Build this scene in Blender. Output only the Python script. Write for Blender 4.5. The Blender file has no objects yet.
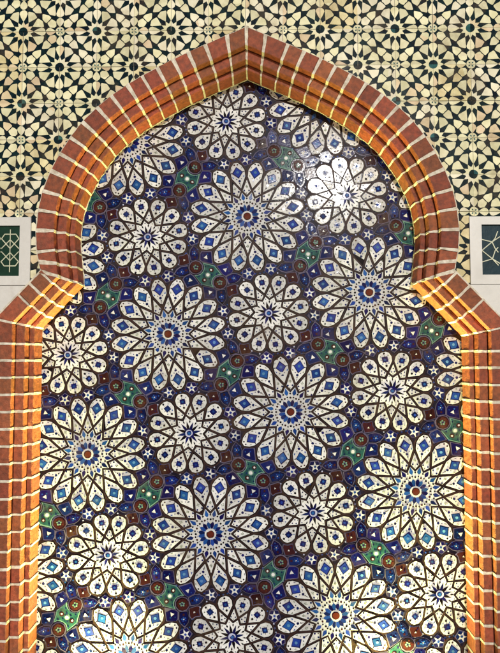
import bpy, bmesh, math, random
from mathutils import Vector, noise
R = math.radians
random.seed(7)
scene = bpy.context.scene
COL = scene.collection

# ------------------------------------------------------------------ camera
CAM = Vector((0.0540579, -2.65637, -0.644512))
PITCH, YAW = 0.0565829, 0.0156550
cd = bpy.data.cameras.new('camera')
cam = bpy.data.objects.new('camera', cd); COL.objects.link(cam)
cam.location = CAM
cam.rotation_euler = (math.pi/2 + PITCH, 0, YAW)
cd.sensor_fit = 'VERTICAL'; cd.sensor_height = 24.0
cd.lens = 24.0 * 600.0 / 653.0
cd.clip_start = 0.05; cd.clip_end = 500
scene.camera = cam

# ------------------------------------------------------------------ sky, sun, exposure
SUN_DIR = Vector((0.285, -2.656, 0.80)).normalized()      # towards the sun
sun_el = math.asin(SUN_DIR.z); sun_az = math.atan2(SUN_DIR.x, SUN_DIR.y)
w = bpy.data.worlds.new("World"); scene.world = w; w.use_nodes = True
nt = w.node_tree; bg = nt.nodes['Background']
sky = nt.nodes.new('ShaderNodeTexSky'); sky.sky_type = 'NISHITA'; sky.sun_disc = False
sky.sun_elevation = sun_el; sky.sun_rotation = sun_az
nt.links.new(sky.outputs[0], bg.inputs[0]); bg.inputs[1].default_value = 0.08
sl = bpy.data.lights.new('sun', 'SUN'); sl.energy = 2.5; sl.angle = R(0.5); sl.color = (1, .975, .94)
so = bpy.data.objects.new('sun', sl); COL.objects.link(so)
so.rotation_euler = SUN_DIR.to_track_quat('Z', 'Y').to_euler(); so.location = (1, -4, 4)
vs = scene.view_settings
vs.view_transform = 'Standard'; vs.look = 'None'; vs.gamma = 1; vs.exposure = 0.0; vs.use_curve_mapping = False
FLOOR = -2.42
# lamp of the floor light in the foot of the niche (its housing is built further down)
al = bpy.data.lights.new('floor_lamp', 'AREA'); al.shape = 'RECTANGLE'; al.size = 0.46; al.size_y = 0.03; al.spread = R(46)
al.energy = 35; al.color = (1.0, .95, .30)

# ------------------------------------------------------------------ measures
Y3, Y2, Y1 = -0.092, -0.137, -0.172          # fronts of the three brick rings (the mosaic lies at 0)
W3, W2, W1 = 0.024, 0.040, 0.076             # widths of their faces
WT = W1 + W2 + W3
YW = -0.158                                   # face of the glazed wall tiles
RINGS = [('inner', 0.0, W3, Y3, 0.0), ('middle', W3, W3+W2, Y2, Y3), ('outer', W3+W2, WT, Y1, Y2)]

def un(px, py, Y):                            # a measured point of the photograph on the plane y = Y
    u = (px-250)/600.0; v = -(py-326.5)/600.0
    c, s = math.cos(PITCH), math.sin(PITCH)
    x, y, z = u, c - s*v, s + c*v
    c, s = math.cos(YAW), math.sin(YAW)
    x, y = c*x - s*y, s*x + c*y
    k = (Y - CAM.y)/y
    return (CAM.x + x*k, CAM.z + z*k)

# ------------------------------------------------------------------ materials
def srgb(r, g, b):
    f = lambda c: ((c/255+.055)/1.055)**2.4 if c > 10 else c/255/12.92
    return (f(r), f(g), f(b))

def mat(name, col, rough=.4, col2=None, nscale=14, bump=.15, bscale=60, isl=.18, bdist=.002, coat=0, spec=.5, grime=0.0, rvar=.15, detail=6):
    m = bpy.data.materials.new(name); m.use_nodes = True
    t = m.node_tree; N = t.nodes; Lk = t.links; p = N['Principled BSDF']
    tc = N.new('ShaderNodeTexCoord'); geo = N.new('ShaderNodeNewGeometry')
    n1 = N.new('ShaderNodeTexNoise'); n1.inputs['Scale'].default_value = nscale; n1.inputs['Detail'].default_value = detail
    Lk.new(geo.outputs['Position'], n1.inputs['Vector'])
    ramp = N.new('ShaderNodeValToRGB')
    c2 = col2 or tuple(c*.72 for c in col)
    ramp.color_ramp.elements[0].position = .32; ramp.color_ramp.elements[0].color = (*c2, 1)
    ramp.color_ramp.elements[1].position = .68; ramp.color_ramp.elements[1].color = (*col, 1)
    Lk.new(n1.outputs['Fac'], ramp.inputs['Fac'])
    hsv = N.new('ShaderNodeHueSaturation')
    mr = N.new('ShaderNodeMapRange'); mr.inputs['To Min'].default_value = 1-isl; mr.inputs['To Max'].default_value = 1+isl
    Lk.new(geo.outputs['Random Per Island'], mr.inputs['Value'])
    Lk.new(mr.outputs['Result'], hsv.inputs['Value'])
    mh = N.new('ShaderNodeMath'); mh.operation = 'MULTIPLY'; mh.inputs[1].default_value = 7.31
    mf = N.new('ShaderNodeMath'); mf.operation = 'FRACT'
    Lk.new(geo.outputs['Random Per Island'], mh.inputs[0]); Lk.new(mh.outputs[0], mf.inputs[0])
    ms = N.new('ShaderNodeMapRange'); ms.inputs['To Min'].default_value = .5-isl*.035; ms.inputs['To Max'].default_value = .5+isl*.035
    Lk.new(mf.outputs[0], ms.inputs['Value']); Lk.new(ms.outputs['Result'], hsv.inputs['Hue'])
    Lk.new(ramp.outputs['Color'], hsv.inputs['Color'])
    out = hsv.outputs['Color']
    if grime > 0:
        n3 = N.new('ShaderNodeTexNoise'); n3.inputs['Scale'].default_value = 9; n3.inputs['Detail'].default_value = 10; n3.inputs['Roughness'].default_value = .72
        Lk.new(geo.outputs['Position'], n3.inputs['Vector'])
        r3 = N.new('ShaderNodeValToRGB'); r3.color_ramp.elements[0].position = .50; r3.color_ramp.elements[0].color = (0, 0, 0, 1)
        r3.color_ramp.elements[1].position = .72; r3.color_ramp.elements[1].color = (grime, grime, grime, 1)
        Lk.new(n3.outputs['Fac'], r3.inputs['Fac'])
        mx = N.new('ShaderNodeMix'); mx.data_type = 'RGBA'
        Lk.new(r3.outputs['Color'], mx.inputs['Factor']); Lk.new(out, mx.inputs[6]); mx.inputs[7].default_value = (.16, .10, .055, 1)
        out = mx.outputs[2]
    Lk.new(out, p.inputs['Base Color'])
    n2 = N.new('ShaderNodeTexNoise'); n2.inputs['Scale'].default_value = bscale; n2.inputs['Detail'].default_value = 5
    Lk.new(geo.outputs['Position'], n2.inputs['Vector'])
    b = N.new('ShaderNodeBump'); b.inputs['Strength'].default_value = bump; b.inputs['Distance'].default_value = bdist
    Lk.new(n2.outputs['Fac'], b.inputs['Height']); Lk.new(b.outputs['Normal'], p.inputs['Normal'])
    rr = N.new('ShaderNodeMapRange'); rr.inputs['To Min'].default_value = max(.02, rough-rvar/2); rr.inputs['To Max'].default_value = rough+rvar/2
    Lk.new(n1.outputs['Fac'], rr.inputs['Value']); Lk.new(rr.outputs['Result'], p.inputs['Roughness'])
    p.inputs['Specular IOR Level'].default_value = spec
    p.inputs['Coat Weight'].default_value = coat; p.inputs['Coat Roughness'].default_value = .12
    return m

G = dict(rough=.115, bump=.16, bscale=90, bdist=.0012, rvar=.06, grime=.32, spec=.05)
GR = dict(rough=.38, bump=.4, bscale=90, bdist=.0015, rvar=.1, grime=.2, spec=.05)
M = {
 'strap':  mat('brown glazed strap', (.046, .024, .019), col2=(.020, .011, .011), nscale=25, **GR),
 'ground': mat('blue black glaze ground', (.014, .012, .026), col2=(.007, .005, .010), nscale=25, **GR),
 'line':   mat('black outline glaze', (.006, .004, .006), isl=.3, **G),
 'white':  mat('white glaze', (.65, .65, .635), col2=(.48, .475, .455), isl=.17, nscale=30, **G),
 'navy':   mat('navy glaze', (.007, .010, .075), isl=.4, **G),
 'blue':   mat('cobalt glaze', (.015, .055, .24), isl=.4, **G),
 'lblue':  mat('pale blue glaze', (.09, .22, .40), isl=.35, **G),
 'ring':   mat('lavender glaze', (.45, .47, .62), isl=.15, **G),
 'edge':   mat('slate grey glaze', (.11, .095, .15), isl=.3, **G),
 'maroon': mat('maroon glaze', (.036, .009, .010), isl=.35, **G),
 'red':    mat('oxblood glaze', (.09, .018, .010), isl=.2, **G),
 'green':  mat('green glaze', (.022, .084, .072), col2=(.008, .034, .036), isl=.25, nscale=60, **G),
 'gedge':  mat('pale green glaze', (.15, .27, .22), isl=.25, **G),
 'olive':  mat('grey green glaze', (.20, .23, .17), isl=.35, **G),
}
W = dict(rough=.20, bump=.2, bscale=55, bdist=.0012, rvar=.12, grime=.42, spec=.07)
M['cream'] = mat('cream glaze', (.76, .715, .48), col2=(.60, .56, .34), isl=.16, nscale=22, **W)
M['cream_pink'] = mat('rosy cream glaze', (.71, .57, .38), col2=(.57, .45, .27), isl=.14, nscale=22, **W)
M['cream_pale'] = mat('pale cream glaze', (.78, .73, .55), col2=(.66, .60, .42), isl=.12, nscale=22, **W)
M['cream_amber'] = mat('amber cream glaze', (.72, .63, .37), col2=(.58, .49, .26), isl=.16, nscale=22, **W)
M['ink'] = mat('blue black glaze', (.005, .019, .020), col2=(.003, .008, .014), isl=.3, nscale=30, **W)
M['teal'] = mat('sea green glaze', (.03, .12, .11), col2=(.01, .04, .05), isl=.3, nscale=40, **W)
M['brick'] = mat('red brick', (.31, .078, .032), col2=(.16, .042, .018), rough=.62, nscale=60, bump=.8, bscale=220, bdist=.003, isl=.24, spec=.3, grime=.25, detail=10)
M['mortar'] = mat('white mortar', (.72, .66, .54), col2=(.46, .39, .29), rough=.85, nscale=60, bump=.6, bscale=120, bdist=.003, isl=.05, grime=.4)
M['core'] = mat('wall render', (.42, .38, .30), rough=.9, nscale=12, isl=0)
M['marble'] = mat('white stone', (.62, .60, .56), col2=(.50, .48, .44), rough=.35, nscale=9, bump=.12, isl=.03, grime=.3)
M['green_panel'] = mat('dark green panel', (.007, .034, .020), spec=.12, rough=.35, isl=0, nscale=30, bump=.3)
M['teal_panel'] = mat('dark teal panel', (.004, .026, .038), spec=.12, rough=.35, isl=0, nscale=30, bump=.3)
M['lattice'] = mat('cream lattice', (.55, .55, .38), rough=.4, isl=.1)
M['paving'] = mat('stone paving', (.30, .27, .22), rough=.7, nscale=3, isl=0)
M['metal'] = mat('grey metal', (.25, .25, .26), rough=.4, isl=0)
lampm = bpy.data.materials.new('lit diffuser'); lampm.use_nodes = True
lp = lampm.node_tree.nodes['Principled BSDF']; lp.inputs['Base Color'].default_value = (.9, .8, .6, 1)
lp.inputs['Emission Color'].default_value = (1, .7, .3, 1); lp.inputs['Emission Strength'].default_value = 4
M['lamp'] = lampm

# ------------------------------------------------------------------ object helpers
def tag(o, label=None, cat=None, group=None, kind=None):
    for k, v in (('label', label), ('category', cat), ('group', group), ('kind', kind)):
        if v: o[k] = v
    return o
def empty(name, loc=(0, 0, 0)):
    o = bpy.data.objects.new(name, None); COL.objects.link(o); o.location = loc; o.empty_display_size = .1
    return o

class MB:                                     # gathers polygons and links them as ONE mesh object
    def __init__(self): self.v = []; self.f = []; self.m = []; self.mats = []
    def mi(self, k):
        if k not in self.mats: self.mats.append(k)
        return self.mats.index(k)
    def raw(self, vs, fs, k):
        b = len(self.v); self.v += [tuple(p) for p in vs]
        for f in fs: self.f.append(tuple(b+i for i in f)); self.m.append(self.mi(k))
    def plate(self, pts, h0, h1, k, Y=0.0, tilt=0.0):     # flat piece lying on a wall facing -y: pts (x, z), heights off the wall
        n = len(pts)
        a = sum(pts[i][0]*pts[(i+1) % n][1]-pts[(i+1) % n][0]*pts[i][1] for i in range(n))
        if a < 0: pts = pts[::-1]
        cx = sum(p[0] for p in pts)/n; cz = sum(p[1] for p in pts)/n
        sz = max(max(p[0] for p in pts)-min(p[0] for p in pts), .004); tk = tilt*min(1, .028/sz)
        cl = .0009/sz if tilt > .01 else 1
        tx = max(-cl, min(cl, random.gauss(0, tk))); tz = max(-cl, min(cl, random.gauss(0, tk)))
        top = [(x, Y-h1-(x-cx)*tx-(z-cz)*tz, z) for x, z in pts]
        bot = [(x, Y-h0, z) for x, z in pts]
        fs = [tuple(range(n))] + [(i, i+n, (i+1) % n+n, (i+1) % n) for i in range(n)]
        self.raw(top+bot, fs, k)
    def hexa(self, q, y0, y1, k):             # q: four (x, z) corners, y0 front, y1 back
        n = len(q)
        a = sum(q[i][0]*q[(i+1) % n][1]-q[(i+1) % n][0]*q[i][1] for i in range(n))
        if a < 0: q = q[::-1]
        vs = [(x, y0, z) for x, z in q]+[(x, y1, z) for x, z in q]
        fs = [tuple(range(n)), tuple(range(2*n-1, n-1, -1))]+[(i, i+n, (i+1) % n+n, (i+1) % n) for i in range(n)]
        self.raw(vs, fs, k)
    def box(self, x0, x1, y0, y1, z0, z1, k): self.hexa([(x0, z0), (x1, z0), (x1, z1), (x0, z1)], y0, y1, k)
    def build(self, name, parent=None, origin=(0, 0, 0), rough=None, bevel=None):
        me = bpy.data.meshes.new(name)
        ox, oy, oz = origin
        me.from_pydata([(x-ox, y-oy, z-oz) for x, y, z in self.v], [], self.f)
        for k in self.mats: me.materials.append(M[k])
        me.polygons.foreach_set('material_index', self.m)
        me.update()
        if rough:
            cuts, amp, fr, ch = rough
            bm = bmesh.new(); bm.from_mesh(me)
            bmesh.ops.recalc_face_normals(bm, faces=bm.faces)
            if ch: bmesh.ops.bevel(bm, geom=list(bm.edges), offset=ch, segments=1, affect='EDGES', clamp_overlap=True)
            es = [e for e in bm.edges if e.calc_length() > .008]
            bmesh.ops.subdivide_edges(bm, edges=es, cuts=cuts, use_grid_fill=True)
            for v in bm.verts:
                p = Vector((v.co.x+ox, v.co.y+oy, v.co.z+oz))*fr
                v.co += noise.noise_vector(p)*amp + noise.noise_vector(p*3.1)*amp*.45
            bm.to_mesh(me); bm.free()
            for p in me.polygons: p.use_smooth = False
        o = bpy.data.objects.new(name, me); COL.objects.link(o)
        if parent:
            o.parent = parent; o.location = Vector(origin)-wloc(parent)
        else: o.location = origin
        return o
def wloc(o):
    v = Vector((0, 0, 0))
    while o: v += o.location; o = o.parent
    return v

def inset(pts, d):
    n = len(pts)
    a = sum(pts[i][0]*pts[(i+1) % n][1]-pts[(i+1) % n][0]*pts[i][1] for i in range(n))
    if a < 0: pts = pts[::-1]
    out = []
    for i in range(n):
        p0, p1, p2 = pts[i-1], pts[i], pts[(i+1) % n]
        e1 = (p1[0]-p0[0], p1[1]-p0[1]); e2 = (p2[0]-p1[0], p2[1]-p1[1])
        l1 = math.hypot(*e1); l2 = math.hypot(*e2)
        n1 = (-e1[1]/l1, e1[0]/l1); n2 = (-e2[1]/l2, e2[0]/l2)
        bx, by = n1[0]+n2[0], n1[1]+n2[1]; bb = (bx*bx+by*by)
        k = 2*d/bb if bb > .15 else 0
        out.append((p1[0]+bx*k, p1[1]+by*k))
    return out

# ------------------------------------------------------------------ the outline of the opening (inner edge of the inner ring)
half = [(0, .627), (.12, .574), (.25, .514), (.40, .432), (.50, .363), (.585, .285), (.645, .205), (.69, .125), (.723, .045), (.741, -.04), (.746, -.12), (.738, -.20), (.727, -.31)]
def crom(P, n=16):
    out = []
    for i in range(len(P)-1):
        p0 = P[max(i-1, 0)]; p1 = P[i]; p2 = P[i+1]; p3 = P[min(i+2, len(P)-1)]
        for j in range(n):
            t = j/n
            out.append(tuple(.5*((2*p1[k])+(-p0[k]+p2[k])*t+(2*p0[k]-5*p1[k]+4*p2[k]-p3[k])*t*t+(-p0[k]+3*p1[k]-3*p2[k]+p3[k])*t**3) for k in (0, 1)))
    out.append(P[-1]); return out
def nrm(v): l = math.hypot(*v); return (v[0]/l, v[1]/l)
def lerp(a, b, t): return (a[0]+(b[0]-a[0])*t, a[1]+(b[1]-a[1])*t)
S22 = 1/math.cos(R(22.5))
MITRE = (.97, .27)     # scaled mitre direction at the two bends (right side)
PX = {-1: .911, 1: .942}                                    # where each pillar's inner edge stands
BEND = (.727, -.31)
MITRE2 = (1.0, .24); KC = .888
def bend2(side): x = PX[side]; return (x, BEND[1]-(x-BEND[0])*1.05)

arc = crom(half)
cum = [0]
for i in range(1, len(arc)): cum.append(cum[-1]+math.dist(arc[i], arc[i-1]))
TOT = cum[-1]
def arc_at(s):
    s = min(max(s, 0), TOT)
    i = 0
    while i < len(arc)-2 and cum[i+1] < s: i += 1
    t = (s-cum[i])/(cum[i+1]-cum[i])
    p = lerp(arc[i], arc[i+1], t)
    a = arc[max(i-3, 0)]; b = arc[min(i+4, len(arc)-1)]
    tn = nrm((b[0]-a[0], b[1]-a[1])); n = (-tn[1], tn[0])
    d = n
    c0 = .955                                             # slope at the crown
    k0 = max(0, 1-s/.17); k0 = k0*k0*(3-2*k0)
    d = lerp(d, (0, 1/.915), k0)
    k1 = max(0, 1-(TOT-s)/.13)
    d = lerp(d, MITRE, k1)
    return p, d, tn
def path_pt(side, seg, s):                                 # joint: point, scaled outward direction, tangent
    if seg == 'arc': p, d, t = arc_at(s)
    elif seg == 'corbel':
        b2 = bend2(side); L = math.dist(BEND, b2); p = lerp(BEND, b2, s/L); t = nrm((b2[0]-BEND[0], b2[1]-BEND[1]))
        n = (-t[1]*KC, t[0]*KC); e = .035
        d = lerp(n, MITRE, max(0, 1-s/e)) if s < L/2 else lerp(n, MITRE2, max(0, 1-(L-s)/e))
    else:
        b2 = bend2(side); p = (b2[0], b2[1]-s); t = (0, -1); d = lerp((1, 0), MITRE2, max(0, 1-s/.03))
    return (side*p[0], p[1]), (side*d[0], d[1]), (side*t[0], t[1])
def outline(off, side):
    pts = []
    for i in range(0, 61):
        p, d, t = path_pt(side, 'arc', TOT*i/60); pts.append((p[0]+d[0]*off, p[1]+d[1]*off))
    b2 = bend2(side)
    pts.append((side*(b2[0]+MITRE2[0]*off), b2[1]+MITRE2[1]*off))
    pts.append((side*(b2[0]+off), FLOOR))
    return pts
def loop(off):
    return outline(off, 1)[::-1] + outline(off, -1)[1:]
def inside(pt, poly):
    x, y = pt; c = False; n = len(poly); j = n-1
    for i in range(n):
        xi, yi = poly[i]; xj, yj = poly[j]
        if (yi > y) != (yj > y) and x < (xj-xi)*(y-yi)/(yj-yi)+xi: c = not c
        j = i
    return c
OPEN_IN = loop(.0); OPEN_MID = loop(.075); OPEN_EDGE = loop(.035)

# ------------------------------------------------------------------ brickwork
def mh(o, seg): return (.0031+.0040*o/WT) if seg == 'arc' else .0042
def course(bk, mo, side, seg, joints, first=True, last=True):
    J = [path_pt(side, seg, s) for s in joints]
    def at(i, o, sh): p, d, t = J[i]; return (p[0]+d[0]*o+t[0]*sh, p[1]+d[1]*o+t[1]*sh)
    for i in range(len(J)-1):
        jy = random.uniform(-.0012, .0012)
        for r, (nm, a, b, yf, yb) in enumerate(RINGS):
            ja, jb = random.uniform(-.0008, .0008), random.uniform(-.0008, .0008)
            aa, bb = a+.0003+random.uniform(0, .0012), b-.0004
            q = [at(i, aa, mh(a, seg)+ja), at(i+1, aa, -mh(a, seg)+jb), at(i+1, bb, -mh(b, seg)+jb), at(i, bb, mh(b, seg)+ja)]
            bk[r].hexa(q, yf+jy+random.uniform(-.0008, .0008), .03, 'brick')
    rng = range(0 if first else 1, len(J) if last else len(J)-1)
    for i in rng:
        kk = random.uniform(1.02, 1.35)
        for r, (nm, a, b, yf, yb) in enumerate(RINGS):
            jj = random.uniform(-.0010, .0010); k = kk*random.uniform(.92, 1.08)
            aa = a-.0008; bb = b+.0002*(r+1)
            q = [at(i, aa, -mh(a, seg)*k+jj), at(i, aa, mh(a, seg)*k+jj), at(i, bb, mh(b, seg)*k+jj), at(i, bb, -mh(b, seg)*k+jj)]
            mo.hexa(q, yf-.0004, .028, 'mortar')
def bead(mo, pts):
    pts2 = []
    for a, c in zip(pts, pts[1:]):
        L = math.dist(a, c); n = max(1, int(L/.02))
        pts2 += [lerp(a, c, i/n) for i in range(n)]
    pts2.append(pts[-1])
    wd = [random.uniform(.0010, .0045) for _ in pts2]; cen = (0, -.6)
    def inn(p, w_): d = nrm((cen[0]-p[0], max(cen[1], p[1]-.6)-p[1] if p[1] > -.3 else 0)); return (p[0]+d[0]*w_, p[1]+d[1]*w_)
    for i in range(len(pts2)-1):
        mo.hexa([pts2[i], pts2[i+1], inn(pts2[i+1], wd[i+1]), inn(pts2[i], wd[i])], -.007, .01, 'mortar')
def ring_objs(root, bk, mo, origin):
    for (nm, *_), b in zip(RINGS, bk):
        b.build(nm+'_ring', root, origin, rough=(3, .0011, 70, .0026))
    mo.build('mortar', root, origin, rough=(3, .0017, 75, 0))

NA = 19
root = empty('brick_arch', (0, 0, BEND[1]))
tag(root, 'pointed horseshoe arch of red brick in three steps with white joints, framing the mosaic', 'arch')
bk = [MB(), MB(), MB()]; mo = MB()
for side in (-1, 1):
    js = [TOT*(i/NA)**1.0 for i in range(NA+1)]
    js = [0]+[js[i]+random.uniform(-.002, .002) for i in range(1, NA)]+[TOT]
    course(bk, mo, side, 'arc', js, first=(side == 1), last=True)
# thin bead of mortar where the outer ring meets the glazed wall
for side in (-1, 1):
    o1 = outline(WT-.002, side)[:61]; o2 = outline(WT+.0055, side)[:61]
    for i in range(60): mo.hexa([o1[i], o1[i+1], o2[i+1], o2[i]], YW-.0035, -.14, 'mortar')
for side in (-1, 1): bead(mo, [path_pt(side, 'arc', TOT*i/70)[0] for i in range(71)])
ring_objs(root, bk, mo, (0, 0, BEND[1]))

for side, word in ((-1, 'left'), (1, 'right')):
    b2 = bend2(side); L = math.dist(BEND, b2)
    root = empty('brick_corbel', (side*BEND[0], 0, b2[1]))
    tag(root, 'short slanting brick corbel under the arch foot, beside the %s panel' % ('dark green' if side < 0 else 'dark teal'), 'corbel', 'slanting brick corbels under the arch')
    bk = [MB(), MB(), MB()]; mo = MB()
    course(bk, mo, side, 'corbel', [L*i/4 for i in range(5)], first=False, last=True)
    for i, (o1, o2) in enumerate([((side*(BEND[0]+MITRE[0]*(WT-.002)), BEND[1]+MITRE[1]*(WT-.002)), (side*(b2[0]+MITRE2[0]*(WT-.002)), b2[1]+MITRE2[1]*(WT-.002)))]):
        n = (side*.7071*.008, .7071*.008)
        mo.hexa([o1, o2, (o2[0]+n[0], o2[1]+n[1]), (o1[0]+n[0], o1[1]+n[1])], YW-.012, -.14, 'mortar')
    ring_objs(root, bk, mo, (side*BEND[0], 0, b2[1]))
    root = empty('brick_pillar', (side*(b2[0]+WT/2), 0, FLOOR))
    tag(root, 'upright stepped brick pillar at the %s edge of the mosaic' % word, 'pillar', 'brick pillars beside the mosaic')
    bk = [MB(), MB(), MB()]; mo = MB()
    H = b2[1]-FLOOR; n = round(H/.0705)
    course(bk, mo, side, 'pillar', [H*i/n for i in range(n+1)], first=False, last=False)
    ring_objs(root, bk, mo, (side*(b2[0]+WT/2), 0, FLOOR))

# ------------------------------------------------------------------ mosaic panel
A = 0.645; TH = 0.574273783; KZ = 0.975712887; SH = -0.00143982 * 0 + 0.0300
# lattice vectors of the rosettes, measured on the wall
import math as _m
def lat(x, y):
    X = A*(x*_m.cos(TH)-y*_m.sin(TH)); Z = A*(-x*_m.sin(TH)-y*_m.cos(TH))*KZ
    return (X, Z + LSH*X)
LSH = -0.00143982
GX, GZ = 0.0, 0.0
class Pat:                                    # draws in lattice units round a centre; frame turned by rot
    def __init__(self, mb, cx, cy, rot=0.0, mirror=1): self.mb = mb; self.cx = cx; self.cy = cy; self.c = _m.cos(rot); self.s = _m.sin(rot); self.mi = mirror
    def w(self, p):
        x, y = p[0], p[1]*self.mi
        return lat(self.cx+x*self.c-y*self.s, self.cy+x*self.s+y*self.c)
    def poly(self, pts, h, k, h0=None):
        jx, jy = random.gauss(0, .0009), random.gauss(0, .0009)
        q = [self.w((p[0]+jx+random.gauss(0, .0006), p[1]+jy+random.gauss(0, .0006))) for p in pts]
        cx = sum(p[0] for p in q)/len(q); cz = sum(p[1] for p in q)/len(q)
        if not inside((cx, cz), OPEN_EDGE) : return
        self.mb.plate(q, max(0, (h0 if h0 is not None else h-.0012)), h, k, tilt=TILT)
    def dot(self, x, y, r, h, k, n=8):
        self.poly([(x+r*_m.cos(2*_m.pi*i/n), y+r*_m.sin(2*_m.pi*i/n)) for i in range(n)], h, k)
TILT = .021
H1, H2, H3, H4, H5 = .0012, .0022, .0029, .0035, .0041
def rotp(p, a): c, s = _m.cos(a), _m.sin(a); return (p[0]*c-p[1]*s, p[0]*s+p[1]*c)
def sym(pts): return pts+[(x, -y) for x, y in pts[::-1] if abs(y) > 1e-9]
def jit(v, f=.06): return v*(1+random.uniform(-f, f))

def star_poly(n, r1, r2, off=0):
    out = []
    for k in range(n):
        a = 2*_m.pi*k/n+off; b = a+_m.pi/n
        out += [(r1*_m.cos(a), r1*_m.sin(a)), (r2*_m.cos(b), r2*_m.sin(b))]
    return out
def large(cx, cy, ring, cen):
    n = 16; st = 2*_m.pi/n
    for k in range(n):
        P = Pat(ring, cx, cy, st*k)
        out = sym([(.187, 0), (.284, .0566), (.334, .0600), (.374, .0450), (.403, .0170)])
        P.poly(inset(out, -.0050), .0007, 'strap', 0); P.poly(inset(out, .0046), H1, 'line'); P.poly(inset(out, .0095), H2, 'white')
        r = .323+random.uniform(-.002, .002); d = jit(.0440, .05); e = jit(.0385, .05)
        dm = [(r-d*1.05, 0), (r-.002, e), (r+d, 0), (r-.002, -e)]
        P.poly(dm, H3, 'navy'); P.poly(inset(dm, .0062), H4, 'blue'); P.dot(r, 0, .0105, H5, 'lblue', 6)
        for sy in (1, -1): P.poly([(r-.005, sy*(e-.002)), (r-.001, sy*(e+.014)), (r+.004, sy*(e-.002))], H3-.0002, 'line')
        for sy in (1, -1):
            P.poly([(.345, sy*.0405), (.362, sy*.0320), (.349, sy*.0310)], H3, 'olive' if (k+sy) % 3 else 'edge')
            P.poly([(.283, sy*.0400), (.300, sy*.0435), (.288, sy*.0300)], H3, 'blue' if (k+sy) % 2 else 'olive')
            P.dot(.2760, sy*.0170, .0042, H3, 'navy', 5)
        P.poly([(.214, 0), (.236, .0022), (.236, -.0022)], H3, 'line')
        P.dot(.2600, 0, .0100, H3, 'navy', 6); P.dot(.2420, 0, .0052, H3, 'line', 5)
        for sy in (1, -1): P.dot(.3790, sy*.0115, .0062, H3, 'line' if k % 2 else 'maroon', 6)
        P.dot(.4185, 0, .0068, H1, 'edge', 6); P.dot(.4185, 0, .0045, H2, 'blue', 5)
        for sy in (1, -1): P.dot(.4030, sy*.0350, .0052, H1, 'blue' if k % 2 else 'red', 5)
        Q = Pat(ring, cx, cy, st*(k+.5))
        t = (.187*_m.cos(st/2), .187*_m.sin(st/2))
        kt = [(.145, 0), t, (.2896, 0), (t[0], -t[1])]
        Q.poly(inset(kt, -.004), .0006, 'strap', 0); Q.poly(inset(kt, .0042), H1, 'line'); Q.poly(inset(kt, .0080), H2, 'white')
        for sy in (1, -1): Q.dot(.186, sy*.0165, .0072, H3, 'navy', 6)
        Q.dot(.167, 0, .0045, H3, 'maroon', 5)
        for (x, y) in ((.208, 0), (.222, 0), (.215, .0055), (.215, -.0055)): Q.dot(x, y, .0046, H3, 'olive', 5)
        Q.dot(.245, 0, .0032, H3, 'olive', 5)
    s = star_poly(16, .187, .145)
    P = Pat(cen, cx, cy, 0)
    P.poly(inset(s, .0030), H1, 'line'); P.poly(inset(s, .0066), H2, 'white')
    for k in range(n):
        P = Pat(cen, cx, cy, st*k); Q = Pat(cen, cx, cy, st*(k+.5))
        P.poly([(.115, 0), (.130, .0125), (.139, .0125), (.170, 0), (.139, -.0125), (.130, -.0125)], H3, 'blue' if (k*7) % 3 else 'navy')
        Q.dot(.1290, 0, .0068, H3, 'line', 6)
        P.dot(.1045, 0, .0064, H3, 'line', 6)
        Q.dot(.0990, 0, .0078, H3, 'maroon' if k % 2 else 'line', 6)
        P.dot(.0900, 0, .0030, H3, 'blue', 5)
        P.poly([(.0375, .0062), (.052, .0105), (.068, .0132), (.077, .0085), (.0855, 0), (.077, -.0085), (.068, -.0132), (.052, -.0105), (.0375, -.0062)], H3, 'navy' if k % 2 else 'blue')
    P = Pat(cen, cx, cy, 0)
    P.dot(0, 0, .0385, H4, 'white', 20); P.dot(0, 0, .0275, H5, 'maroon', 16); P.dot(0, 0, .0225, H5+.0006, 'red', 16)
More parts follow.
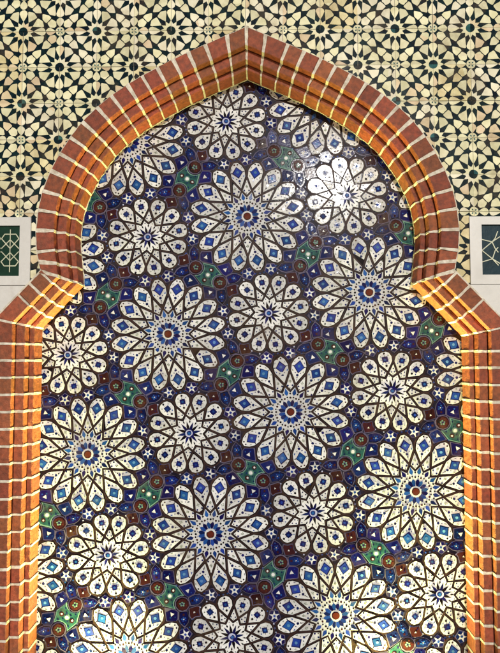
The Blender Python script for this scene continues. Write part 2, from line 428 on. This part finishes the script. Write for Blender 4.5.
def small(cx, cy, ring, cen):
    n = 12; st = 2*_m.pi/n; o = st/2
    for k in range(n):
        P = Pat(ring, cx, cy, o+st*k)
        out = sym([(.129, 0), (.202, .0542), (.240, .0575), (.272, .0420), (.285, .0180)])
        P.poly(inset(out, -.0050), .0007, 'strap', 0); P.poly(inset(out, .0046), H1, 'line'); P.poly(inset(out, .0095), H2, 'white')
        r = .223; d = jit(.0340, .05)
        dm = [(r-d, 0), (r-.004, .004), (r, d), (r+.004, .004), (r+d, 0), (r+.004, -.004), (r, -d), (r-.004, -.004)]
        P.poly(dm, H3, 'line')
        q = d*.70; sq = [(r-q, q*.0+.0), (r, q), (r+q, 0), (r, -q)]
        sq2 = [(r-q*.78, -q*.78), (r+q*.78, -q*.78), (r+q*.78, q*.78), (r-q*.78, q*.78)]
        P.poly(sq2, H3+.0002, 'navy'); P.dot(r, 0, .0090, H4, 'blue', 6)
        for sy in (1, -1):
            P.dot(.195, sy*.0220, .0048, H3, 'blue', 5); P.dot(.248, sy*.0270, .0048, H3, 'olive', 5)
        P.dot(.1790, 0, .0085, H3, 'line', 6)
        P.dot(.2655, .0, .0078, H3, 'line', 6)
        for sy in (1, -1): P.dot(.2900, sy*.0290, .0055, H1, 'blue' if k % 2 else 'ring', 5)
        Q = Pat(ring, cx, cy, o+st*(k+.5))
        t = (.129*_m.cos(st/2), .129*_m.sin(st/2))
        kt = [(.098, 0), t, (.209, 0), (t[0], -t[1])]
        Q.poly(inset(kt, -.004), .0006, 'strap', 0); Q.poly(inset(kt, .0042), H1, 'line'); Q.poly(inset(kt, .0082), H2, 'white')
        for sy in (1, -1): Q.dot(.133, sy*.0125, .0058, H3, 'navy', 5)
        Q.dot(.156, 0, .0056, H3, 'navy', 5); Q.dot(.117, 0, .0038, H3, 'olive', 5)
    s = star_poly(12, .129, .098, o)
    P = Pat(cen, cx, cy, 0)
    P.poly(inset(s, .0030), H1, 'line'); P.poly(inset(s, .0068), H2, 'white')
    for k in range(n):
        P = Pat(cen, cx, cy, o+st*k); Q = Pat(cen, cx, cy, o+st*(k+.5))
        P.poly([(.025, .0085), (.047, .0092), (.084, 0), (.047, -.0092), (.025, -.0085)], H3, 'line' if k % 2 else 'navy')
        Q.poly([(.068, 0), (.078, .0045), (.086, .0045), (.090, 0), (.086, -.0045), (.078, -.0045)], H3, 'line')
        P.dot(.100, 0, .0042, H3, 'navy' if k % 2 else 'olive', 5)
    P = Pat(cen, cx, cy, 0)
    P.dot(0, 0, .0320, H3+.0002, 'navy', 16); P.dot(0, 0, .0255, H4, 'ring', 16); P.dot(0, 0, .0165, H5, 'navy', 12); P.dot(0, 0, .0105, H5+.0005, 'blue', 8)
def bezel(P, pts, ks, ins, h=H1):
    q = pts
    for k, d in zip(ks, ins):
        P.poly(inset(q, d) if d else q, h, k); h += .0007
def cartouche(cx, cy, rot, body, discs, field):
    P = Pat(body, cx, cy, rot)
    # waisted plate: the two discs bite into its ends
    arcn = []
    for sy in (1, -1):
        pass
    def bite(sy):
        c = (0, sy*.100); r = .056; pts = []
        for i in range(7):
            a = R(205+i*(335-205)/6) if sy > 0 else R(25+i*(155-25)/6)
            pts.append((c[0]+r*_m.cos(a), c[1]+r*_m.sin(a)))
        return pts
    top = bite(1); bot = bite(-1)
    plate = [(-.081, 0), (-.053, .082)] + top + [(.053, .082), (.081, 0), (.053, -.082)] + bot + [(-.053, -.082)]
    P.poly(plate, H2, 'gedge'); P.poly(inset(plate, .0055), H3, 'green')
    P.dot(0, 0, .0200, H4, 'gedge', 8); P.dot(0, 0, .0125, H5, 'white', 8)
    for sx in (1, -1): P.dot(sx*.043, 0, .0165, H4, 'maroon', 8); P.dot(sx*.043, 0, .0075, H5, 'white', 6)
    for sx in (1, -1):
        for sy in (1, -1):
            P.dot(sx*.040, sy*.047, .0062, H4, 'navy', 5); P.dot(sx*.017, sy*.023, .0055, H4, 'navy', 5)
    for sy, mb in zip((1, -1), discs):
        Q = Pat(mb, cx, cy, rot)
        def octo(r, off=0): return [(r*_m.cos(2*_m.pi*i/10+off), sy*.100+r*_m.sin(2*_m.pi*i/10+off)) for i in range(10)]
        Q.poly(octo(.0515), H2, 'edge'); Q.poly(octo(.0455), H3, 'maroon'); Q.poly(octo(.0415), H3+.0005, 'line'); Q.poly(octo(.0385), H3+.0009, 'maroon')
        for i in range(5): Q.dot(.0125*_m.cos(R(72*i)), sy*.100+.0125*_m.sin(R(72*i)), .0068, H5, 'gedge', 5)
        for i in range(5): Q.dot(.0275*_m.cos(R(72*i+36)), sy*.100+.0275*_m.sin(R(72*i+36)), .0045, H5, 'red', 5)
        Q.dot(0, sy*.100, .0060, H5+.0003, 'navy', 5)
    for mx in (0, _m.pi):
        for mi in (1, -1):
            Q = Pat(field, cx, cy, rot+mx, mi)
            # shield from the disc towards the small star
            ax = nrm((-.120, .098)); nx = (-ax[1], ax[0]); c0 = (0, .100)
            S = lambda u, v: (c0[0]+ax[0]*u+nx[0]*v, c0[1]+ax[1]*u+nx[1]*v)
            sh = [S(.049, -.030), S(.100, -.0375), S(.130, -.028), S(.162, 0), S(.130, .028), S(.100, .0375), S(.049, .030)]
            bezel(Q, sh, ('edge', 'line', 'navy'), (0, .0042, .0080), H1)
            c = S(.102, 0)
            for i in range(5): Q.dot(c[0]+.0125*_m.cos(R(72*i+20)), c[1]+.0125*_m.sin(R(72*i+20)), .0062, H4, 'blue', 5)
            Q.dot(c[0], c[1], .0048, H4+.0004, 'ring', 5)
            q = S(.071, 0); Q.dot(q[0], q[1], .0085, H4, 'maroon', 6); q = S(.132, 0); Q.dot(q[0], q[1], .0050, H4, 'blue', 5)
            # blue field with a white triangle between two petals
            B = [(-.156, .072), (-.102, .027), (-.085, .012), (-.057, .082), (-.057, .106), (-.098, .131), (-.121, .131), (-.151, .082)]
            bezel(Q, B, ('edge', 'navy'), (0, .0045), H1)
            t = (-.096, .080); a0 = R(168)
            Q.poly([(t[0]+.0165*_m.cos(a0+R(a)), t[1]+.0165*_m.sin(a0+R(a))) for a in (0, 120, 240)], H4, 'white')
            Q.dot(-.121, .083, .0060, H3+.0002, 'blue', 5); Q.dot(-.100, .108, .0050, H3+.0002, 'blue', 5)
            # five-pointed star
            sc = (-.1590, .2280); pa = _m.atan2(-.228, .159)
            pent = [(sc[0]+.0480*_m.cos(pa+R(36+72*i)), sc[1]+.0480*_m.sin(pa+R(36+72*i))) for i in range(5)]
            Q.poly(pent, H1, 'edge'); Q.poly(inset(pent, .0040), H1+.0006, 'navy')
            sp = []
            for i in range(5):
                a = pa+R(72*i); b = a+R(36)
                sp += [(sc[0]+.0360*_m.cos(a), sc[1]+.0360*_m.sin(a)), (sc[0]+.0135*_m.cos(b), sc[1]+.0135*_m.sin(b))]
            Q.poly(sp, H3, 'white'); Q.dot(sc[0], sc[1], .0098, H4, 'blue', 5)
    for sy in (1, -1):
        Q = Pat(field, cx, cy, rot, sy)
        T = [(0, .150), (.046, .188), (.053, .211), (.026, .223), (0, .251), (-.026, .223), (-.053, .211), (-.046, .188)]
        bezel(Q, T, ('edge', 'maroon'), (0, .0050), H1)
        Q.dot(0, .196, .0082, H4, 'white', 3); Q.dot(0, .222, .0050, H4, 'navy', 5); 

root = empty('mosaic_panel', (0, 0, FLOOR))
tag(root, 'tall glazed mosaic of white, blue and green star rosettes set back inside the brick arch', 'mosaic')
b = MB(); lp_ = loop(.045); b.hexa(lp_, 0, .05, 'ground'); b.build('backing', root, (0, .02, FLOOR))
field = MB(); RNG = range(-3, 7)
def near(cx, cy, r):
    x, z = lat(cx, cy)
    return any(inside((x+r*A*_m.cos(a), z+r*A*_m.sin(a)), OPEN_IN) for a in [i*_m.pi/8 for i in range(16)]) or inside((x, z), OPEN_IN)
for i in RNG:
    for j in RNG:
        for kind, (dx, dy), rr in (('large', (0, 0), .36), ('small', (.5, .5), .25)):
            cx, cy = i+dx, j+dy
            if not near(cx, cy, rr): continue
            rg, ce = MB(), MB(); (large if kind == 'large' else small)(cx, cy, rg, ce)
            x, z = lat(cx, cy)
            if not rg.v: continue
            o = rg.build(kind+'_rosette', root, (x, 0, z))
            if ce.v: ce.build('center_star', o, (x, 0, z))
        for (mx, my, rot) in ((i+.5, j, 0), (i, j+.5, _m.pi/2)):
            if not near(mx, my, .30): continue
            bo, d1, d2 = MB(), MB(), MB(); cartouche(mx, my, rot, bo, (d1, d2), field)
            x, z = lat(mx, my)
            if not bo.v and not d1.v and not d2.v: continue
            if not bo.v: 
                for d in (d1, d2):
                    if d.v: d.build('roundel', root, (x, 0, z))
                continue
            o = bo.build('cartouche', root, (x, 0, z))
            for d in (d1, d2):
                if d.v: d.build('roundel', o, (x, 0, z))
field.build('star_field', root, (0, 0, FLOOR))

# ------------------------------------------------------------------ glazed wall round the arch
XL, XR, ZT = -1.95, 1.95, 1.45
wall = empty('tiled_wall', (0, 0, FLOOR))
tag(wall, 'wall of cream and blue-black patterned square tiles surrounding the brick arch', 'wall')
lo = loop(WT-.02)
ring_out = lo + [(XL, FLOOR), (XL, ZT), (XR, ZT), (XR, FLOOR)]
b = MB(); b.hexa(ring_out, -.146, .12, 'core'); b.build('wall_core', wall, (0, 0, FLOOR))
# inset frames: outer right edge of the left one and outer left edge of the right one, both measured
fl = un(31, 217, YW-.01); fr = un(469.5, 216.5, YW-.01)
pl0 = un(20.8, 226, YW); pl1 = un(20.8, 276.3, YW); pr0 = un(480.6, 225, YW); pr1 = un(480.6, 275, YW)
fb = un(31, 285, YW-.01)[1]
g0 = un(97.2, 31.3, YW); g1 = un(395, 31.8, YW); T = (g1[0]-g0[0])/8
g2 = un(97.2, 103.2, YW); TZ = (g0[1]-g2[1])/2
OUT_HOLE = loop(WT-.012); IN_HOLE = loop(WT-.045)
def hidden(x, z):
    if inside((x, z), IN_HOLE): return True
    if z < fl[1]-.006 and (x < fl[0]-.006 or x > fr[0]+.006): return True
    return False
def tile(ix, iz):
    ox, oz = g0[0]+ix*T, g0[1]+iz*TZ
    flip = (ix+iz) % 2                              # rosettes sit on every other grid corner
    rx, rz = random.uniform(-.0009, .0009), random.uniform(-.0009, .0009); ra = random.gauss(0, .0035)
    hh = random.uniform(-.0006, .0006); tx = random.gauss(0, .004); tz = random.gauss(0, .004)
    def w(p):
        x, y = p
        if flip: x = 1-x
        x = (x-.5)*.992; y = (y-.5)*.992
        return (ox+(.5+x*_m.cos(ra)-y*_m.sin(ra))*T+rx, oz+(.5+x*_m.sin(ra)+y*_m.cos(ra))*TZ+rz)
    mb = MB(); n = 12; cnt = 0
    for a in range(n):
        for c in range(n):
            q = [w((a/n, c/n)), w(((a+1)/n, c/n)), w(((a+1)/n, (c+1)/n)), w((a/n, (c+1)/n))]
            mx = sum(p[0] for p in q)/4; mz = sum(p[1] for p in q)/4
            if hidden(mx, mz): continue
            cnt += 1
            area = (q[1][0]-q[0][0])*(q[3][1]-q[0][1])
            if area < 0: q = q[::-1]
            yy = [YW-hh-(p[0]-ox-T/2)*tx-(p[1]-oz-TZ/2)*tz for p in q]
            mb.raw([(p[0], y, p[1]) for p, y in zip(q, yy)], [(0, 1, 2, 3)], 'ink')
            for e, cond in enumerate((c == 0, a == n-1, c == n-1, a == 0)):
                pass
    if cnt == 0: return None
    # rim of the tile
    def piece(pts, k, h=.0012):
        q = [w(p) for p in pts]
        mx = sum(p[0] for p in q)/len(q); mz = sum(p[1] for p in q)/len(q)
        if hidden(mx, mz): return
        mb.plate(q, -.001, h+hh+random.uniform(-.0002, .0002), k, Y=YW-(mx-ox-T/2)*tx-(mz-oz-TZ/2)*tz, tilt=.006)
    pink = random.random() < .18
    base_k = random.choice(('cream', 'cream', 'cream_pale', 'cream_amber'))
    def cr(): return 'cream_pink' if random.random() < (.35 if pink else .07) else (base_k if random.random() < .75 else 'cream')
    def rnd(pts, f=.2):                            # soften the corners
        out = []; n = len(pts)
        for i in range(n):
            p0, p1, p2 = pts[i-1], pts[i], pts[(i+1) % n]
            ff = f
            if len(p1) == 3: out.append((p1[0], p1[1])); continue
            out += [lerp(p1[:2], p0[:2], ff), lerp(p1[:2], lerp(p0[:2], p2[:2], .5), ff*.45), lerp(p1[:2], p2[:2], ff)]
        return out
    for corner in (0, 1):
        def c_(p): return p if corner == 0 else tuple([1-p[0], 1-p[1]]+list(p[2:]))
        for mir in (0, 1):
            def m_(p): return p if mir == 0 else tuple([p[1], p[0]]+list(p[2:]))
            X = lambda P: rnd([c_(m_(p)) for p in P])
            Xs = lambda P: [c_(m_(p)) for p in P]
            piece(X([(.250, .140, 1), (.385, .378), (.530, .285), (.565, .118)]), cr())           # petal at 30 degrees
            piece(Xs([(.280, 0), (.40, .072), (.50, .108), (.560, .092), (.600, .036), (.603, 0)]), cr())       # half petal on the joint
            piece(Xs([(.618, 0), (.620, .026), (.675, .088), (.735, .104), (.80, .070), (.872, .014), (.874, 0)]), cr())
            piece(X([(.660, .212), (.765, .352), (.893, .262), (.868, .098), (.728, .108)]), cr())  # rounded piece by the small cross
            piece(X([(.512, .498), (.700, .448), (.762, .378), (.622, .228), (.520, .330)]), cr()) if corner == 0 else None
            Cx = c_(m_((1, 0)))
        # quarter rosette
        q = [(0, 0)]
        for i in range(0, 7):
            a = R(15*i); r = .285 if i % 2 == 0 else .190
            q.append((r*_m.cos(a), r*_m.sin(a)))
        piece([c_(p) for p in q], cr())
        piece([c_(p) for p in [(0, 0)]+[(.118*_m.cos(R(18*i)), .118*_m.sin(R(18*i))) for i in range(6)]], 'teal' if random.random() < .25 else 'ink', .0019)
    for cx_, cz_, a0 in ((1, 0, 90), (0, 1, 270)):
        piece([(cx_, cz_)]+[(cx_+.118*_m.cos(R(a0+15*i)), cz_+.118*_m.sin(R(a0+15*i))) for i in range(7)], 'cream')
        piece([(cx_+p*_m.cos(R(a0+45))+o*_m.sin(R(a0+45)), cz_+p*_m.sin(R(a0+45))-o*_m.cos(R(a0+45))) for p, o in ((.022, 0), (.055, .022), (.088, 0), (.055, -.022))], 'teal', .0019)
    return mb.build('tile', wall, (ox+T/2, YW, oz+TZ/2))
tiles = 0
for ix in range(-7, 22):
    for iz in range(-9, 5):
        ox, oz = g0[0]+ix*T, g0[1]+iz*TZ
        if ox < -1.36 or ox+T > 1.42 or oz+TZ > 1.12 or oz < -.42: continue
        if tile(ix, iz): tiles += 1
print('tiles', tiles)
# grout sheet just under the tile faces
b = MB(); b.hexa(loop(WT-.03)+[(XL, FLOOR), (XL, ZT), (XR, ZT), (XR, FLOOR)], YW+.0035, -.147, 'core'); b.build('grout_bed', wall, (0, 0, FLOOR))

# ------------------------------------------------------------------ framed lattice panels
def lattice_panel(side, x_edge, z_top, px, pz0, pz1, key, label):
    s = side
    wdt = .165
    x0 = px; x1 = px + s*wdt                       # panel edges (near the arch, far)
    xo = x_edge; xf = x1 + s*abs(px-x_edge)        # frame edges
    zb = fb
    root = empty('lattice_panel', ((x0+x1)/2, YW, zb)); tag(root, label, 'wall panel')
    fm = MB(); y0, y1 = YW-.010, -.147
    def bx(m, xa, xb, za, zb_, yf, yb, k): m.box(min(xa, xb), max(xa, xb), yf, yb, min(za, zb_), max(za, zb_), k)
    bx(fm, xo, x0, zb, z_top, y0, y1, 'marble'); bx(fm, x1, xf, zb, z_top, y0, y1, 'marble')
    bx(fm, x0, x1, pz0, z_top, y0, y1, 'marble'); bx(fm, x0, x1, zb, pz1, y0, y1, 'marble')
    fm.build('frame', root, ((x0+x1)/2, YW, zb))
    pm = MB(); bx(pm, x0, x1, pz1, pz0, YW+.0012, y1, key); pm.build('panel', root, ((x0+x1)/2, YW, zb))
    lm = MB()
    cx, cz = (x0+x1)/2, (pz0+pz1)/2; hw = wdt/2; hh = (pz0-pz1)/2
    def bar(a, b_):
        d = nrm((b_[0]-a[0], b_[1]-a[1])); n = (-d[1]*.0019, d[0]*.0019)
        lm.hexa([(a[0]+n[0], a[1]+n[1]), (a[0]-n[0], a[1]-n[1]), (b_[0]-n[0], b_[1]-n[1]), (b_[0]+n[0], b_[1]+n[1])], YW-.0015-random.uniform(0, .0006), YW+.002, 'lattice')
    U = lambda u, v: (cx+u*hw, cz+v*hh)
    for su in (1, -1):
        if s < 0:
            for fl_ in (0, 1):
                V = lambda p: U(su*(.96-p[0] if fl_ else p[0]), p[1])
                for chain in ([(.48, .67), (.77, .67), (.93, .49), (.48, .10)], [(.48, .45), (.93, .10)], [(.48, -.06), (.93, -.42), (.77, -.59), (.48, -.59)], [(.48, -.38), (.93, -.02)], [(.48, .86), (.48, -.84)]):
                    for a, c in zip(chain, chain[1:]): bar(V(a), V(c))
        else:
            for chain in ([(.97, .42), (.45, .32), (.97, -.02), (.45, -.36), (.97, -.48)], [(.15, .75), (.30, .45), (.45, .32), (.30, .05), (.15, -.10)], [(.15, -.62), (.45, -.36), (.30, -.02), (.15, .10)], [(.45, .32), (.0, .55)], [(.45, -.36), (.0, -.58)]):
                for a, c in zip(chain, chain[1:]): bar(U(su*a[0], a[1]), U(su*c[0], c[1]))
    lm.build('lattice', root, ((x0+x1)/2, YW, zb))
    return xo, xf
a = lattice_panel(-1, fl[0], fl[1], pl0[0], pl0[1], pl1[1], 'green_panel', 'dark green panel with cream lattice in white frame, left of the arch foot')
c = lattice_panel(1, fr[0], fr[1], pr0[0], pr0[1], pr1[1], 'teal_panel', 'dark teal panel with cream lattice in white frame, right of the arch foot')
# plain white stone facing under each panel
for side, xe, nm in ((-1, fl[0], 'left'), (1, fr[0], 'right')):
    m = MB(); b2 = bend2(side); off = WT-.01
    p1 = (side*(BEND[0]+MITRE[0]*off), BEND[1]+MITRE[1]*off); p2 = (side*(b2[0]+MITRE2[0]*off), b2[1]+MITRE2[1]*off); p3 = (side*(b2[0]+off), FLOOR)
    t = (fb-.0025-p1[1])/(p2[1]-p1[1])
    st = lerp(p1, p2, max(0, t))
    st = (st[0], fb-.0025)
    m.hexa([st, p2, p3, (side*1.94, FLOOR), (side*1.94, fb-.0025)], YW-.009, -.147, 'marble')
    o = m.build('stone_facing', wall, (side*1.4, YW, FLOOR))

# ------------------------------------------------------------------ floor and floor light
LY = -.080
b = MB(); b.raw([(-60, -60, FLOOR), (60, -60, FLOOR), (60, 60, FLOOR), (-60, 60, FLOOR)], [(0, 1, 2, 3)], 'paving')
tag(b.build('ground'), kind='structure')
root = empty('floor_light', (0, LY, FLOOR)); tag(root, 'long low floor light washing the foot of the mosaic with amber light', 'light')
b = MB(); b.box(-.86, .86, LY-.027, LY-.023, FLOOR+.001, FLOOR+.05, 'metal'); b.box(-.86, .86, LY+.023, LY+.027, FLOOR+.001, FLOOR+.05, 'metal'); b.box(-.86, .86, LY-.023, LY+.023, FLOOR+.001, FLOOR+.02, 'metal')
b.build('housing', root, (0, LY, FLOOR))
b = MB(); b.box(-.85, .85, LY-.021, LY+.021, FLOOR+.0205, FLOOR+.034, 'lamp'); b.build('diffuser', root, (0, LY, FLOOR))
for sx in (-1, 1):
    lo_ = bpy.data.objects.new('floor_lamp', al); COL.objects.link(lo_); lo_.parent = root; lo_.location = (sx*.57, 0, .05)
    lo_.rotation_euler = (math.pi, sx*R(12), 0)
